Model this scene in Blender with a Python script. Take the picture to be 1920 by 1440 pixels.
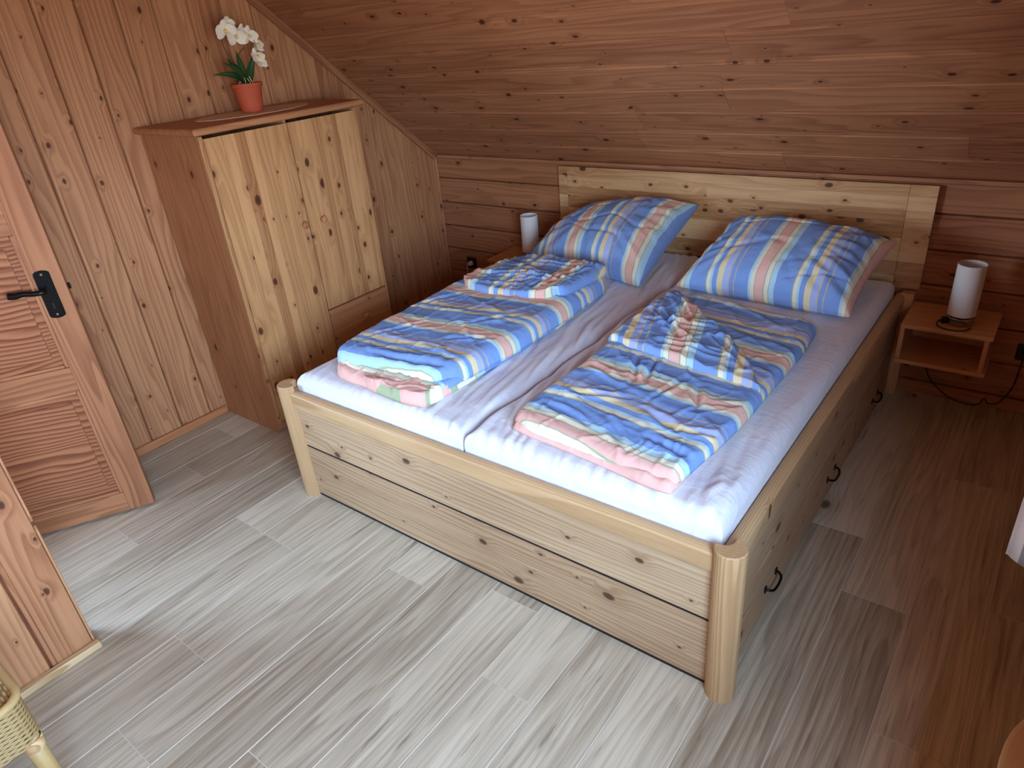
import bpy, bmesh, math, random
from mathutils import Vector, Matrix, noise
random.seed(7)
S = bpy.context.scene
for o in list(bpy.data.objects): bpy.data.objects.remove(o)
COL = S.collection
PI = math.pi

# ------------------------------------------------------------------ camera
CAM = Vector((2.3198, -1.3774, 1.8097))
FW = Vector((-0.56619, 0.679494, -0.4666)); RT = Vector((0.793435, 0.602672, -0.085132)); UP = Vector((-0.22336, 0.418418, 0.880362))
cd = bpy.data.cameras.new('camera'); cam = bpy.data.objects.new('camera', cd); COL.objects.link(cam)
cam.matrix_world = Matrix(((RT.x, UP.x, -FW.x, CAM.x), (RT.y, UP.y, -FW.y, CAM.y), (RT.z, UP.z, -FW.z, CAM.z), (0, 0, 0, 1)))
cd.sensor_width = 36; cd.lens = 1291.93/1920*36; cd.clip_start = 0.02
S.camera = cam

# ------------------------------------------------------------------ daylight and exposure
W = bpy.data.worlds.new('world'); S.world = W; W.use_nodes = True
wn = W.node_tree.nodes; wl = W.node_tree.links; wn.clear()
wo = wn.new('ShaderNodeOutputWorld'); bg = wn.new('ShaderNodeBackground'); tc = wn.new('ShaderNodeTexCoord')
sx = wn.new('ShaderNodeSeparateXYZ'); rp = wn.new('ShaderNodeValToRGB'); mr = wn.new('ShaderNodeMapRange')
wl.new(tc.outputs['Generated'], sx.inputs[0]); wl.new(sx.outputs['Z'], mr.inputs['Value'])
mr.inputs['From Min'].default_value = -1; mr.inputs['From Max'].default_value = 1
wl.new(mr.outputs[0], rp.inputs[0]); wl.new(rp.outputs[0], bg.inputs[0]); wl.new(bg.outputs[0], wo.inputs[0])
cr = rp.color_ramp; cr.elements[0].position = 0.46; cr.elements[0].color = (.34, .34, .31, 1)
cr.elements[1].position = 0.50; cr.elements[1].color = (.69, .87, 1.07, 1)
e = cr.elements.new(0.7); e.color = (.50, .75, 1.09, 1)
bg.inputs[1].default_value = 13.0
def portal(loc, rot, sx_, sy_):
    l = bpy.data.lights.new('window_portal', 'AREA'); l.shape = 'RECTANGLE'; l.size = sx_; l.size_y = sy_
    l.cycles.is_portal = True
    o = bpy.data.objects.new('window_portal', l); COL.objects.link(o); o.location = loc; o.rotation_euler = rot
portal((2.84, -1.325, 1.43), (0, PI/2, 0), 1.12, 1.46)      # window in the right gable
portal((-1.34, -2.0, 1.32), (0, -PI/2, 0), 1.3, 1.26)     # window in the left gable
S.view_settings.view_transform = 'Standard'; S.view_settings.look = 'None'
S.view_settings.exposure = 1.84; S.view_settings.gamma = 1.0; S.view_settings.use_curve_mapping = False

# ------------------------------------------------------------------ node helpers and materials
def lin(c):
    r = []
    for v in c:
        v /= 255
        r.append(v/12.92 if v <= .04045 else ((v+.055)/1.055)**2.4)
    return (*r, 1)
class NT:
    def __init__(s, name):
        s.m = bpy.data.materials.new(name); s.m.use_nodes = True
        s.n = s.m.node_tree.nodes; s.l = s.m.node_tree.links
        s.b = s.n['Principled BSDF']
    def new(s, t, **k):
        n = s.n.new(t)
        for a, v in k.items(): setattr(n, a, v)
        return n
    def put(s, sock, v):
        if isinstance(v, bpy.types.NodeSocket): s.l.new(v, sock)
        else: sock.default_value = v
    def math(s, op, a, b=0, c=0, clamp=False):
        n = s.new('ShaderNodeMath', operation=op, use_clamp=clamp)
        s.put(n.inputs[0], a); s.put(n.inputs[1], b); s.put(n.inputs[2], c)
        return n.outputs[0]
    def vmul(s, v, k):
        n = s.new('ShaderNodeVectorMath', operation='MULTIPLY'); s.put(n.inputs[0], v); n.inputs[1].default_value = k
        return n.outputs[0]
    def vadd(s, a, b):
        n = s.new('ShaderNodeVectorMath', operation='ADD'); s.put(n.inputs[0], a); s.put(n.inputs[1], b)
        return n.outputs[0]
    def noise(s, v, scale=1, detail=2, rough=.5):
        n = s.new('ShaderNodeTexNoise'); s.put(n.inputs['Vector'], v)
        n.inputs['Scale'].default_value = scale; n.inputs['Detail'].default_value = detail; n.inputs['Roughness'].default_value = rough
        return n.outputs['Fac']
    def mix(s, f, a, b, mode='MIX'):
        n = s.new('ShaderNodeMix', data_type='RGBA', blend_type=mode)
        s.put(n.inputs[0], f); s.put(n.inputs[6], a); s.put(n.inputs[7], b)
        return n.outputs[2]
    def ss(s, v, a, b, lo=0., hi=1.):
        n = s.new('ShaderNodeMapRange', interpolation_type='SMOOTHSTEP'); s.put(n.inputs[0], v)
        n.inputs[1].default_value = a; n.inputs[2].default_value = b; n.inputs[3].default_value = lo; n.inputs[4].default_value = hi
        return n.outputs[0]
    def bump(s, h, strength, dist):
        n = s.new('ShaderNodeBump'); n.inputs['Strength'].default_value = strength; n.inputs['Distance'].default_value = dist
        s.put(n.inputs['Height'], h); s.l.new(n.outputs[0], s.b.inputs['Normal'])

def wood(name, light, dark, knot, knots=.5, ksize=1., kcell=7., rings=9., ring_amt=.35, fine=.25, tone=.25, rough=.5, objvar=.35, streak=.0, ringy=8., bump=.15, spec=.35, kstretch=.62, cat=.7, yfreq=22):
    """plank wood: the grain runs along the object's own X axis"""
    t = NT(name)
    t0 = t.new('ShaderNodeTexCoord'); oi = t.new('ShaderNodeObjectInfo')
    rv = t.new('ShaderNodeCombineXYZ')
    r = oi.outputs['Random']
    t.put(rv.inputs[0], t.math('MULTIPLY', r, 91.7)); t.put(rv.inputs[1], t.math('MULTIPLY', r, 57.3)); t.put(rv.inputs[2], t.math('MULTIPLY', r, 23.1))
    P = t.vadd(t0.outputs['Object'], rv.outputs[0])
    # knots
    wob = t.noise(t.vmul(P, (9, 9, 9)), 1, 1)
    vo = t.new('ShaderNodeTexVoronoi', voronoi_dimensions='2D', feature='F1')
    wv = t.new('ShaderNodeCombineXYZ'); t.put(wv.inputs[0], t.math('MULTIPLY', wob, .012)); t.put(wv.inputs[1], t.math('MULTIPLY', wob, .012))
    t.put(vo.inputs['Vector'], t.vmul(t.vadd(P, wv.outputs[0]), (kcell*kstretch, kcell, 0))); vo.inputs['Scale'].default_value = 1
    sc = t.new('ShaderNodeSeparateColor'); t.l.new(vo.outputs['Color'], sc.inputs[0])
    keep = t.math('LESS_THAN', sc.outputs[0], knots)
    rad = t.math('MULTIPLY_ADD', t.math('POWER', sc.outputs[1], 2.2), .085*ksize, .030*ksize)
    q = t.math('DIVIDE', vo.outputs['Distance'], rad)
    kn = t.math('MULTIPLY', t.ss(q, 1.15, .75), keep)
    core = t.math('MULTIPLY', t.ss(q, .8, .35), keep)
    halo = t.math('MULTIPLY', t.ss(q, 4.2, .9), keep)
    # cathedral grain: contour lines of a long stretched noise, bent round the knots
    n1 = t.noise(t.vmul(P, (cat, ringy, ringy)), 1, 2, .45)
    sp = t.new('ShaderNodeSeparateXYZ'); t.l.new(P, sp.inputs[0])
    f = t.math('MULTIPLY_ADD', n1, rings, t.math('MULTIPLY', sp.outputs[1], yfreq))
    f = t.math('MULTIPLY_ADD', halo, .9, f)
    fr = t.math('FRACT', f)
    ring = t.math('MULTIPLY', t.ss(fr, .15, .88), t.ss(fr, 1.0, .88))
    fn = t.noise(t.vmul(P, (5, 260, 260)), 1, 3, .6)
    fn2 = t.noise(t.vmul(P, (2.2, 60, 60)), 1, 2, .6)
    tn = t.noise(t.vmul(P, (.9, 5, 5)), 1, 2)
    k = t.math('MULTIPLY', ring, ring_amt)
    k = t.math('MULTIPLY_ADD', t.math('SUBTRACT', fn, .5), fine*2, k)
    k = t.math('MULTIPLY_ADD', t.math('SUBTRACT', fn2, .5), fine*1.6, k)
    k = t.math('MULTIPLY_ADD', t.math('SUBTRACT', tn, .45), tone*2, k)
    k = t.math('MULTIPLY_ADD', t.math('SUBTRACT', r, .5), objvar, k)
    k = t.math('ADD', k, .22, clamp=True)
    c = t.mix(k, lin(light), lin(dark))
    if streak:
        st = t.ss(t.noise(t.vmul(P, (2.6, 38, 38)), 1, 4, .7), .60, .75)
        c = t.mix(t.math('MULTIPLY', st, streak), c, lin(knot))
    c = t.mix(t.math('MULTIPLY', halo, .30), c, lin(dark))
    c = t.mix(t.math('MULTIPLY', kn, .80), c, lin(knot))
    c = t.mix(t.math('MULTIPLY', core, .35), c, lin((30, 14, 8)))
    t.l.new(c, t.b.inputs['Base Color'])
    t.b.inputs['Roughness'].default_value = rough
    t.b.inputs['Specular IOR Level'].default_value = spec
    t.bump(t.math('ADD', fn, t.math('MULTIPLY', ring, -.8)), bump, .002)
    return t.m

def plain(name, col, rough=.5, metal=0., nscale=0, namt=0., spec=.5):
    t = NT(name); t.b.inputs['Roughness'].default_value = rough; t.b.inputs['Metallic'].default_value = metal
    t.b.inputs['Specular IOR Level'].default_value = spec
    c = lin(col); tcn = t.new('ShaderNodeTexCoord')
    n = t.noise(tcn.outputs['Object'], nscale or 30, 3)
    d = tuple(v*(1-(namt or .08)) for v in c[:3])+(1,)
    t.l.new(t.mix(n, c, d), t.b.inputs['Base Color'])
    if namt: t.bump(n, .2, .002)
    return t.m

M = {}
M['wall'] = wood('wall_pine', (204, 148, 104), (150, 93, 61), (66, 30, 16), knots=.58, ksize=.85, kcell=9, ring_amt=.42, tone=.28, objvar=.40)
M['ceil'] = wood('ceiling_pine', (192, 134, 94), (134, 78, 52), (60, 26, 14), knots=.58, ksize=.9, kcell=8.5, ring_amt=.35, tone=.3, objvar=.30)
M['door'] = wood('door_pine', (190, 132, 92), (140, 87, 57), (62, 28, 15), knots=.05, ring_amt=.5, tone=.25, objvar=.2)
M['doorpanel'] = wood('door_panel_pine', (186, 125, 86), (120, 66, 42), (62, 28, 15), knots=.02, ring_amt=.75, rings=9, tone=.15, objvar=.15, ringy=5, cat=1.4, yfreq=46)
M['ward'] = wood('wardrobe_pine', (212, 160, 108), (152, 96, 57), (74, 30, 18), knots=.62, ksize=1.3, kcell=9, ring_amt=.30, tone=.2, objvar=.75)
M['wardside'] = wood('wardrobe_side_pine', (200, 140, 95), (144, 86, 53), (70, 28, 16), knots=.25, ksize=.9, ring_amt=.30, tone=.3, objvar=.35)
M['bed'] = wood('bed_pine', (208, 178, 140), (148, 110, 78), (72, 40, 22), knots=.7, ksize=1.15, kcell=8.5, ring_amt=.38, tone=.35, objvar=.25, streak=.35, yfreq=60, rings=7, fine=.32)
M['rail'] = wood('bed_rail_pine', (214, 178, 132), (162, 118, 76), (80, 44, 24), knots=.12, ksize=1.1, ring_amt=.40, tone=.2, objvar=.2, yfreq=130, rings=5, ringy=4)
M['head'] = wood('headboard_pine', (236, 196, 144), (178, 124, 76), (76, 38, 20), knots=.75, ksize=1.6, kcell=9.5, ring_amt=.25, tone=.3, objvar=1.0)
M['night'] = wood('nightstand_wood', (214, 158, 108), (170, 112, 68), (90, 50, 30), knots=.10, ring_amt=.25, tone=.2, objvar=.2)
M['floor'] = wood('floor_oak', (210, 195, 170), (140, 121, 98), (98, 81, 62), knots=.025, ksize=1.7, kcell=4.5, rings=9, ring_amt=.26, fine=.55, tone=.42, objvar=.55, streak=.65, ringy=6.5, rough=.42, spec=.4, bump=.08)
M['base'] = wood('baseboard_wood', (196, 130, 84), (140, 80, 46), (70, 34, 20), knots=.05, ring_amt=.4)
M['baselight'] = wood('pale_strip_wood', (222, 190, 144), (166, 124, 80), (90, 60, 36), knots=.05, ring_amt=.6)
M['sill'] = wood('sill_wood', (230, 206, 166), (204, 172, 128), (120, 80, 50), knots=.02, ring_amt=.3)
M['joint'] = plain('floor_joint', (214, 202, 184), .6)
M['back'] = plain('backing_wood', (120, 66, 38), .8)
M['black'] = plain('black_iron', (20, 19, 20), .38, .6)
M['handle'] = plain('dark_metal', (46, 44, 44), .3, .9)
M['chrome'] = plain('chrome', (176, 172, 170), .18, 1.)
M['screw'] = plain('screw_steel', (170, 165, 158), .35, 1.)
M['dark'] = plain('dark_gap_shade', (34, 22, 16), .9)
M['blackplastic'] = plain('black_plastic', (24, 23, 23), .4)
M['whiteplastic'] = plain('white_plastic', (226, 220, 210), .35)
M['terra'] = plain('terracotta', (196, 88, 56), .75, nscale=60, namt=.12)
M['soil'] = plain('soil', (58, 42, 30), .95, nscale=120, namt=.5)
M['leaf'] = plain('leaf_green', (44, 82, 40), .38, nscale=25, namt=.25)
M['stem'] = plain('stem_brown', (86, 62, 40), .6)
M['petal'] = plain('petal_white', (244, 232, 212), .6, nscale=40, namt=.06)
M['petal2'] = plain('petal_centre', (236, 206, 120), .6)
M['doily'] = plain('doily_linen', (240, 214, 178), .9, nscale=300, namt=.2)
M['cane'] = wood('cane_pole', (192, 160, 108), (154, 120, 74), (120, 84, 48), knots=0., ring_amt=.2)
M['wicker'] = plain('wicker', (178, 146, 94), .6, nscale=90, namt=.35)
M['frame'] = plain('window_white', (232, 230, 226), .4)
def crumple(t, co, str_, fx=(7, 7, 7)):
    a = t.noise(t.vmul(co, fx), 1, 3, .55); b = t.noise(t.vmul(co, (fx[1]*2.3, fx[0]*2.6, 18)), 1, 2, .5)
    r1 = t.math('POWER', t.math('SUBTRACT', 1, t.math('ABSOLUTE', t.math('MULTIPLY_ADD', a, 2, -1))), 5)
    r2 = t.math('POWER', t.math('SUBTRACT', 1, t.math('ABSOLUTE', t.math('MULTIPLY_ADD', b, 2, -1))), 4)
    return t.math('MULTIPLY', t.math('MULTIPLY_ADD', r2, .45, r1), str_)
def cloth(name, col, rough=.85, sc=900, bump=.12, cr_=0, fx=(7, 7, 7)):
    t = NT(name); tcn = t.new('ShaderNodeTexCoord'); n = t.noise(tcn.outputs['Object'], sc, 2)
    n2 = t.noise(tcn.outputs['Object'], 14, 3)
    c = lin(col); d = tuple(v*.9 for v in c[:3])+(1,)
    t.l.new(t.mix(n2, c, d), t.b.inputs['Base Color']); t.b.inputs['Roughness'].default_value = rough
    t.b.inputs['Specular IOR Level'].default_value = .15; t.b.inputs['Sheen Weight'].default_value = .1
    if cr_: t.bump(t.math('MULTIPLY_ADD', n, .03, crumple(t, tcn.outputs['Object'], cr_, fx)), .8, .006)
    else: t.bump(n, bump, .001)
    return t.m
M['sheet'] = cloth('white_sheet', (238, 238, 246), cr_=.42, fx=(9, 2.2, 6))
M['shade'] = cloth('lamp_shade_white', (236, 234, 232), .8, 500, .05)
# striped bed linen: colour follows the first UV coordinate, in metres across the stripes
def stripes(name, seq, gain=.26):
    t = NT(name); uv = t.new('ShaderNodeUVMap'); sp = t.new('ShaderNodeSeparateXYZ'); t.l.new(uv.outputs[0], sp.inputs[0])
    per = sum(w for w, _ in seq)
    x = t.math('FRACT', t.math('DIVIDE', sp.outputs[0], per))
    rm = t.new('ShaderNodeValToRGB'); rm.color_ramp.interpolation = 'CONSTANT'; t.l.new(x, rm.inputs[0])
    el = rm.color_ramp.elements; a = 0
    while len(el) < len(seq): el.new(.5)
    for i, (w, c) in enumerate(seq):
        el[i].position = a/per; a += w
    for i, (w, c) in enumerate(seq): el[i].color = lin(c)
    tcn = t.new('ShaderNodeTexCoord'); n = t.noise(tcn.outputs['Object'], 700, 2)
    t.l.new(t.mix(t.math('MULTIPLY', n, .18), rm.outputs[0], (.9, .9, .95, 1)), t.b.inputs['Base Color'])
    t.b.inputs['Roughness'].default_value = .85; t.b.inputs['Specular IOR Level'].default_value = .15
    t.bump(t.math('MULTIPLY_ADD', n, .03, crumple(t, tcn.outputs['Object'], gain, (8, 8, 8))), .8, .007)
    return t.m
BL, LV, CY, CR, YE, PK, OL, OR = (112, 154, 220), (166, 184, 234), (176, 218, 236), (238, 230, 202), (232, 216, 164), (238, 182, 166), (164, 178, 134), (214, 182, 130)
M['stripe'] = stripes('striped_linen', [
    (.040, PK), (.004, OL), (.020, CR), (.004, OL), (.026, CY), (.085, BL), (.005, OL), (.016, CR), (.012, CY), (.024, BL), (.028, YE),
    (.030, LV), (.006, OR), (.022, BL), (.004, OR), (.070, BL), (.012, CY), (.018, CR), (.004, OL)])
M['curtain'] = stripes('curtain_cloth', [(.05, (236, 236, 240)), (.05, (150, 152, 160)), (.012, (232, 232, 236)), (.006, (170, 172, 178)), (.012, (232, 232, 236)), (.006, (170, 172, 178)), (.07, (236, 236, 240))], .1)
gl = NT('window_glass'); gt = gl.new('ShaderNodeBsdfTransparent'); gg = gl.new('ShaderNodeBsdfGlossy'); gm = gl.new('ShaderNodeMixShader')
gg.inputs['Roughness'].default_value = .02; gm.inputs[0].default_value = .06
gl.l.new(gt.outputs[0], gm.inputs[1]); gl.l.new(gg.outputs[0], gm.inputs[2]); gl.l.new(gm.outputs[0], gl.n['Material Output'].inputs[0])
M['glass'] = gl.m

# ------------------------------------------------------------------ object helpers
WM = {}
def link(name, mesh, mat=None, parent=None, mw=None):
    o = bpy.data.objects.new(name, mesh); COL.objects.link(o)
    if mesh is not None and mat is not None and not mesh.materials: mesh.materials.append(M[mat])
    mw = mw or Matrix.Identity(4)
    WM[o] = mw.copy()
    if parent is not None:
        o.parent = parent; o.matrix_basis = WM[parent].inverted() @ mw
    else: o.matrix_basis = mw
    return o
def tag(o, label, cat, group=None, kind=None):
    if label: o['label'] = label
    if cat: o['category'] = cat
    if group: o['group'] = group
    if kind: o['kind'] = kind
    return o
def thing(name, label, cat, loc, group=None):
    return tag(link(name, None, mw=Matrix.Translation(loc)), label, cat, group)
def frame(o, ex, ey, ez):
    ex, ey, ez, o = Vector(ex).normalized(), Vector(ey).normalized(), Vector(ez).normalized(), Vector(o)
    return Matrix(((ex.x, ey.x, ez.x, o.x), (ex.y, ey.y, ez.y, o.y), (ex.z, ey.z, ez.z, o.z), (0, 0, 0, 1)))
def pyd(name, v, f, smooth=False):
    me = bpy.data.meshes.new(name); me.from_pydata(v, [], f); me.update()
    bm = bmesh.new(); bm.from_mesh(me); bmesh.ops.recalc_face_normals(bm, faces=bm.faces); bm.to_mesh(me); bm.free()
    if smooth: me.polygons.foreach_set('use_smooth', [True]*len(me.polygons))
    return me
def boxmesh(name, sx, sy, sz, bev=.003, seg=2):
    bm = bmesh.new(); bmesh.ops.create_cube(bm, size=1)
    for v in bm.verts: v.co = (v.co.x*sx, v.co.y*sy, v.co.z*sz)
    if bev: bmesh.ops.bevel(bm, geom=bm.edges[:], offset=min(bev, .45*min(sx, sy, sz)), segments=seg, profile=.5, affect='EDGES')
    me = bpy.data.meshes.new(name); bm.to_mesh(me); bm.free()
    return me
AX = {'x': ((1, 0, 0), (0, 1, 0), (0, 0, 1)), 'y': ((0, 1, 0), (-1, 0, 0), (0, 0, 1)), 'z': ((0, 0, 1), (0, 1, 0), (-1, 0, 0)), 'xf': ((1, 0, 0), (0, 0, 1), (0, -1, 0)), 'yf': ((0, 1, 0), (0, 0, 1), (1, 0, 0))}
def box(name, lo, hi, mat, parent=None, grain='x', bev=.003, seg=2):
    """box between two world corners, its grain along the named world axis"""
    lo, hi = Vector(lo), Vector(hi); c = (lo+hi)/2; d = hi-lo
    ex, ey, ez = [Vector(a) for a in AX[grain]]
    s = [abs(d.dot(a)) for a in (ex, ey, ez)]
    return link(name, boxmesh(name, *s, bev, seg), mat, parent, frame(c, ex, ey, ez))
def boxes(name, lst, mat, parent=None):
    """several plain boxes joined as one backing mesh"""
    v, f = [], []
    for lo, hi in lst:
        b = len(v)
        for x in (lo[0], hi[0]):
            for y in (lo[1], hi[1]):
                for z in (lo[2], hi[2]): v.append((x, y, z))
        f += [tuple(b+i for i in q) for q in ((0, 1, 3, 2), (4, 6, 7, 5), (0, 4, 5, 1), (2, 3, 7, 6), (0, 2, 6, 4), (1, 5, 7, 3))]
    return link(name, pyd(name, v, f), mat, parent)
def plank(parent, name, mw, W_, T, mat, s0=(0, 0), s1=(1, 1), prof=None, edge=None):
    """board: X along, Y across, Z outward; s0, s1 give start and end X at its two long edges"""
    prof = prof or [(0, -.012), (.004, -.0012), (.0075, 0), (W_-.022, 0), (W_-.020, -.0042), (W_-.0075, -.0045), (W_-.0045, -.0125), (W_-.0045, -max(T, .0128)), (0, -max(T, .0128))]
    n = len(prof); v = []
    for e in (s0, s1):
        for y, z in prof: v.append((e[0]+(e[1]-e[0])*y/W_, y, z))
    f = [tuple(range(n)), tuple(range(2*n-1, n-1, -1))]+[(i, (i+1) % n, n+(i+1) % n, n+i) for i in range(n)]
    me = pyd(name, v, f)
    if edge:
        me.materials.append(M[mat]); me.materials.append(M[edge])
        for p in me.polygons:
            if p.normal.z < .97: p.material_index = 1
    return link(name, me, mat, parent, mw)
def tube(name, pts, r, mat, parent=None, seg=8, closed=False, mw=None, radii=None):
    pts = [Vector(p) for p in pts]; n = len(pts); v, f = [], []
    up = Vector((.13, .31, .94)).normalized()
    for i, p in enumerate(pts):
        a = pts[i-1] if (i or closed) else p; b = pts[(i+1) % n] if (i < n-1 or closed) else p
        t = (b-a).normalized(); x = t.cross(up)
        if x.length < 1e-3: x = t.cross(Vector((1, 0, 0)))
        x.normalize(); y = t.cross(x); up = -y if (-y).dot(up) > 0 else y
        rr = radii[i] if radii else r
        for k in range(seg):
            an = 2*PI*k/seg; v.append(p+x*math.cos(an)*rr+y*math.sin(an)*rr)
    m = n if closed else n-1
    for i in range(m):
        for k in range(seg):
            f.append((i*seg+k, i*seg+(k+1) % seg, ((i+1) % n)*seg+(k+1) % seg, ((i+1) % n)*seg+k))
    if not closed: f += [tuple(range(seg)), tuple(range((n-1)*seg, n*seg))]
    if name is None: return v, f
    return link(name, pyd(name, v, f, True), mat, parent, mw)
def lathe(name, prof, mat, parent, loc, seg=40, smooth=True, mw=None):
    v, f = [], []; n = len(prof)
    for k in range(seg):
        a = 2*PI*k/seg
        for r, z in prof: v.append((r*math.cos(a), r*math.sin(a), z))
    for k in range(seg):
        for i in range(n-1): f.append((k*n+i, ((k+1) % seg)*n+i, ((k+1) % seg)*n+i+1, k*n+i+1))
    me = pyd(name, v, f, smooth)
    bm = bmesh.new(); bm.from_mesh(me); bmesh.ops.remove_doubles(bm, verts=bm.verts, dist=1e-6); bmesh.ops.recalc_face_normals(bm, faces=bm.faces)
    if smooth:
        for e_ in bm.edges:
            if len(e_.link_faces) == 2 and e_.calc_face_angle(0) > .6: e_.smooth = False
    bm.to_mesh(me); bm.free()
    return link(name, me, mat, parent, mw or Matrix.Translation(loc))
def spline(pts, n=10):
    pts = [Vector(p) for p in pts]; out = []
    for i in range(len(pts)-1):
        p0 = pts[max(i-1, 0)]; p1 = pts[i]; p2 = pts[i+1]; p3 = pts[min(i+2, len(pts)-1)]
        for k in range(n):
            t = k/n
            out.append(.5*((2*p1)+(p2-p0)*t+(2*p0-5*p1+4*p2-p3)*t*t+(3*p1-p0-3*p2+p3)*t**3))
    return out+[pts[-1]]
def sst(a, b, x):
    t = max(0, min(1, (x-a)/(b-a))); return t*t*(3-2*t)

# ------------------------------------------------------------------ room shell
XL, XR, YK, ZK = -1.1186, 2.62, 2.1684, 1.036
YF = -3.30; ZC = 2.36
SL = math.radians(40.15); TS, SS_, CS_ = math.tan(SL), math.sin(SL), math.cos(SL)
YR = YK-(ZC-ZK)/TS                     # where the slope meets the flat ceiling
def roofz(y): return min(ZC, ZK+(YK-y)*TS)
# floor of vinyl planks
fl = boxes('floor', [((XL-1.2, YF-.2, -.12), (XR+.25, YK+.2, -.0025))], 'joint')
tag(fl, 'greige oak look plank floor with pale joints', 'floor', kind='structure')
PW = .2037
cuts = {-1: [-.205+.0], }
known = {-6: [-1.0, .5], -5: [.09, 1.3], -4: [-.205, 1.05], -3: [-.64, .62], -2: [-1.5, .2, 1.5], -1: [-.305, -1.7, .98],
         0: [-.305], 1: [-.815], 2: [-1.114], 3: [-.163, -1.5], 4: [-.923], 5: [-1.32], 6: [-.344], 7: [-.90], 8: [-1.25, .3], 9: [.91, -.45], 10: [.602, -.7], 11: [1.465, .11, -1.25], 12: [.75, -.6], 13: [1.2]}
fprof = [(.0008, -.0030), (.0022, 0), (PW-.0022, 0), (PW-.0008, -.0030), (PW-.0008, -.008), (.0008, -.008)]
for i in range(-6, 13):
    x0 = i*PW
    ys = sorted(known.get(i, []))
    if i in (0, 1, 2, 3, 4, 5, 6, 7): ys = sorted(ys+[ys[-1]+1.28, ys[0]-1.28])
    ys = [YF]+[y for y in ys if YF+.2 < y < YK-.1]+[YK]
    a = max(x0, XL); b = min(x0+PW, XR)
    for j in range(len(ys)-1):
        w = b-a
        fp = [(.0003, -.0012), (.0019, 0), (w-.0019, 0), (w-.0003, -.0012), (w-.0003, -.008), (.0003, -.008)]
        plank(fl, 'floor_plank', frame((b, ys[j], 0), (0, 1, 0), (-1, 0, 0), (0, 0, 1)), w, .008, 'floor', (.0008, .0008), (ys[j+1]-ys[j]-.0025,)*2, fp, 'joint')
# left gable wall with its vertical boards
BW = .168
DO0, DO1, DOZ = -1.27, -.42, 2.02          # door opening
W20, W21, W2A, W2B = -2.62, -1.38, .68, 1.96                    # window in the left gable
bk = .02
wl_ = boxes('wall_left', [((XL-.24, DO1, -.1), (XL-bk, YK+.2, 2.5)), ((XL-.24, DO0, DOZ), (XL-bk, DO1, 2.5)), ((XL-.24, W21, -.1), (XL-bk, DO0, 2.5)),
                          ((XL-.24, YF-.2, -.1), (XL-bk, W20, 2.5)), ((XL-.24, W20, -.1), (XL-bk, W21, W2A)), ((XL-.24, W20, W2B), (XL-bk, W21, 2.5))], 'back')
tag(wl_, 'knotty pine gable wall of vertical tongue and groove boards', 'wall', kind='structure')
def vboards(parent, x, y_lo, y_hi, phase, z0, ztop, mat):
    y = phase
    while y-BW > y_lo: y -= BW
    while y < y_hi:
        a, b = max(y, y_lo), min(y+BW, y_hi); w = b-a
        if w > .03:
            plank(parent, 'board', frame((x, b, 0), (0, 0, 1), (0, -1, 0), (1, 0, 0)), w, .016, mat, (z0, z0), (ztop(b), ztop(a)))
        y += BW
PH = .141
def front_roof(y): return min(ZC, ZK+(YK-y)*TS, ZK+(y-YF)*TS)
vboards(wl_, XL, DO1, YK, PH, 0, front_roof, 'wall')
vboards(wl_, XL, DO0, DO1, PH, DOZ, front_roof, 'wall')
vboards(wl_, XL, W21, DO0, PH, 0, front_roof, 'wall')
vboards(wl_, XL, W20, W21, PH, 0, lambda y: W2A, 'wall')
vboards(wl_, XL, W20, W21, PH, W2B, front_roof, 'wall')
vboards(wl_, XL, YF, W20, PH, 0, front_roof, 'wall')
# knee wall behind the bed
wb = boxes('wall_back', [((XL-.24, YK+.018, -.1), (XR+.25, YK+.24, ZK+.3))], 'back')
tag(wb, 'low dark pine knee wall of horizontal boards behind the bed', 'wall', kind='structure')
z = .885-.165*6; kcut = [None, -.2, 1.5, .4, None, 1.9, .9]
for i in range(8):
    z0 = max(0, z); z1 = min(z+.165, ZK)
    if z1-z0 > .03:
        cut = [.7, None, 1.35, -.35, 2.1, .2, 1.0, None][i]
        xs = [XL]+([cut] if cut else [])+[XR]
        for j in range(len(xs)-1):
            plank(wb, 'board', frame((xs[j], YK, z0), (1, 0, 0), (0, 0, 1), (0, -1, 0)), z1-z0, .016, 'ceil', (0, 0), (xs[j+1]-xs[j]-.001,)*2)
    z += .165
# sloped ceiling above the bed, flat middle, slope behind the camera
cl = boxes('ceiling', [((XL-.3, YF+(YK-YR), ZC+.018), (XR+.3, YR, ZC+.2))], 'back')
tag(cl, 'sloping attic ceiling of dark knotty pine boards', 'ceiling', kind='structure')
n_in = Vector((0, -SS_, -CS_)); up_s = Vector((0, -CS_, SS_))
Ls = (ZC-ZK)/SS_
link('slope_backing', boxmesh('slope_backing', XR-XL+.5, Ls+.3, .15, 0), 'back', cl, frame(Vector(((XL+XR)/2, YK, ZK))+up_s*(Ls/2)-n_in*(.02+.075), (1, 0, 0), up_s, n_in))
BR = .1725; k = 0; s = 0
rc = [[1.25], [.55, 2.0], [.62], [1.1], [], [1.2], [1.45], [0.9], [1.9], [0.2], [1.0], [], [.5]]
while s < Ls-.02:
    w = min(BR, Ls-s); xs = [XL]+rc[k % len(rc)]+[XR]
    for j in range(len(xs)-1):
        dz = random.uniform(-.0012, .0012)
        plank(cl, 'board', frame(Vector((xs[j], YK, ZK))+up_s*s+n_in*dz, (1, 0, 0), up_s, n_in), w, .016, 'ceil', (0, 0), (xs[j+1]-xs[j]-.001,)*2)
    s += BR; k += 1
y = YF+(YK-YR); 
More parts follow.
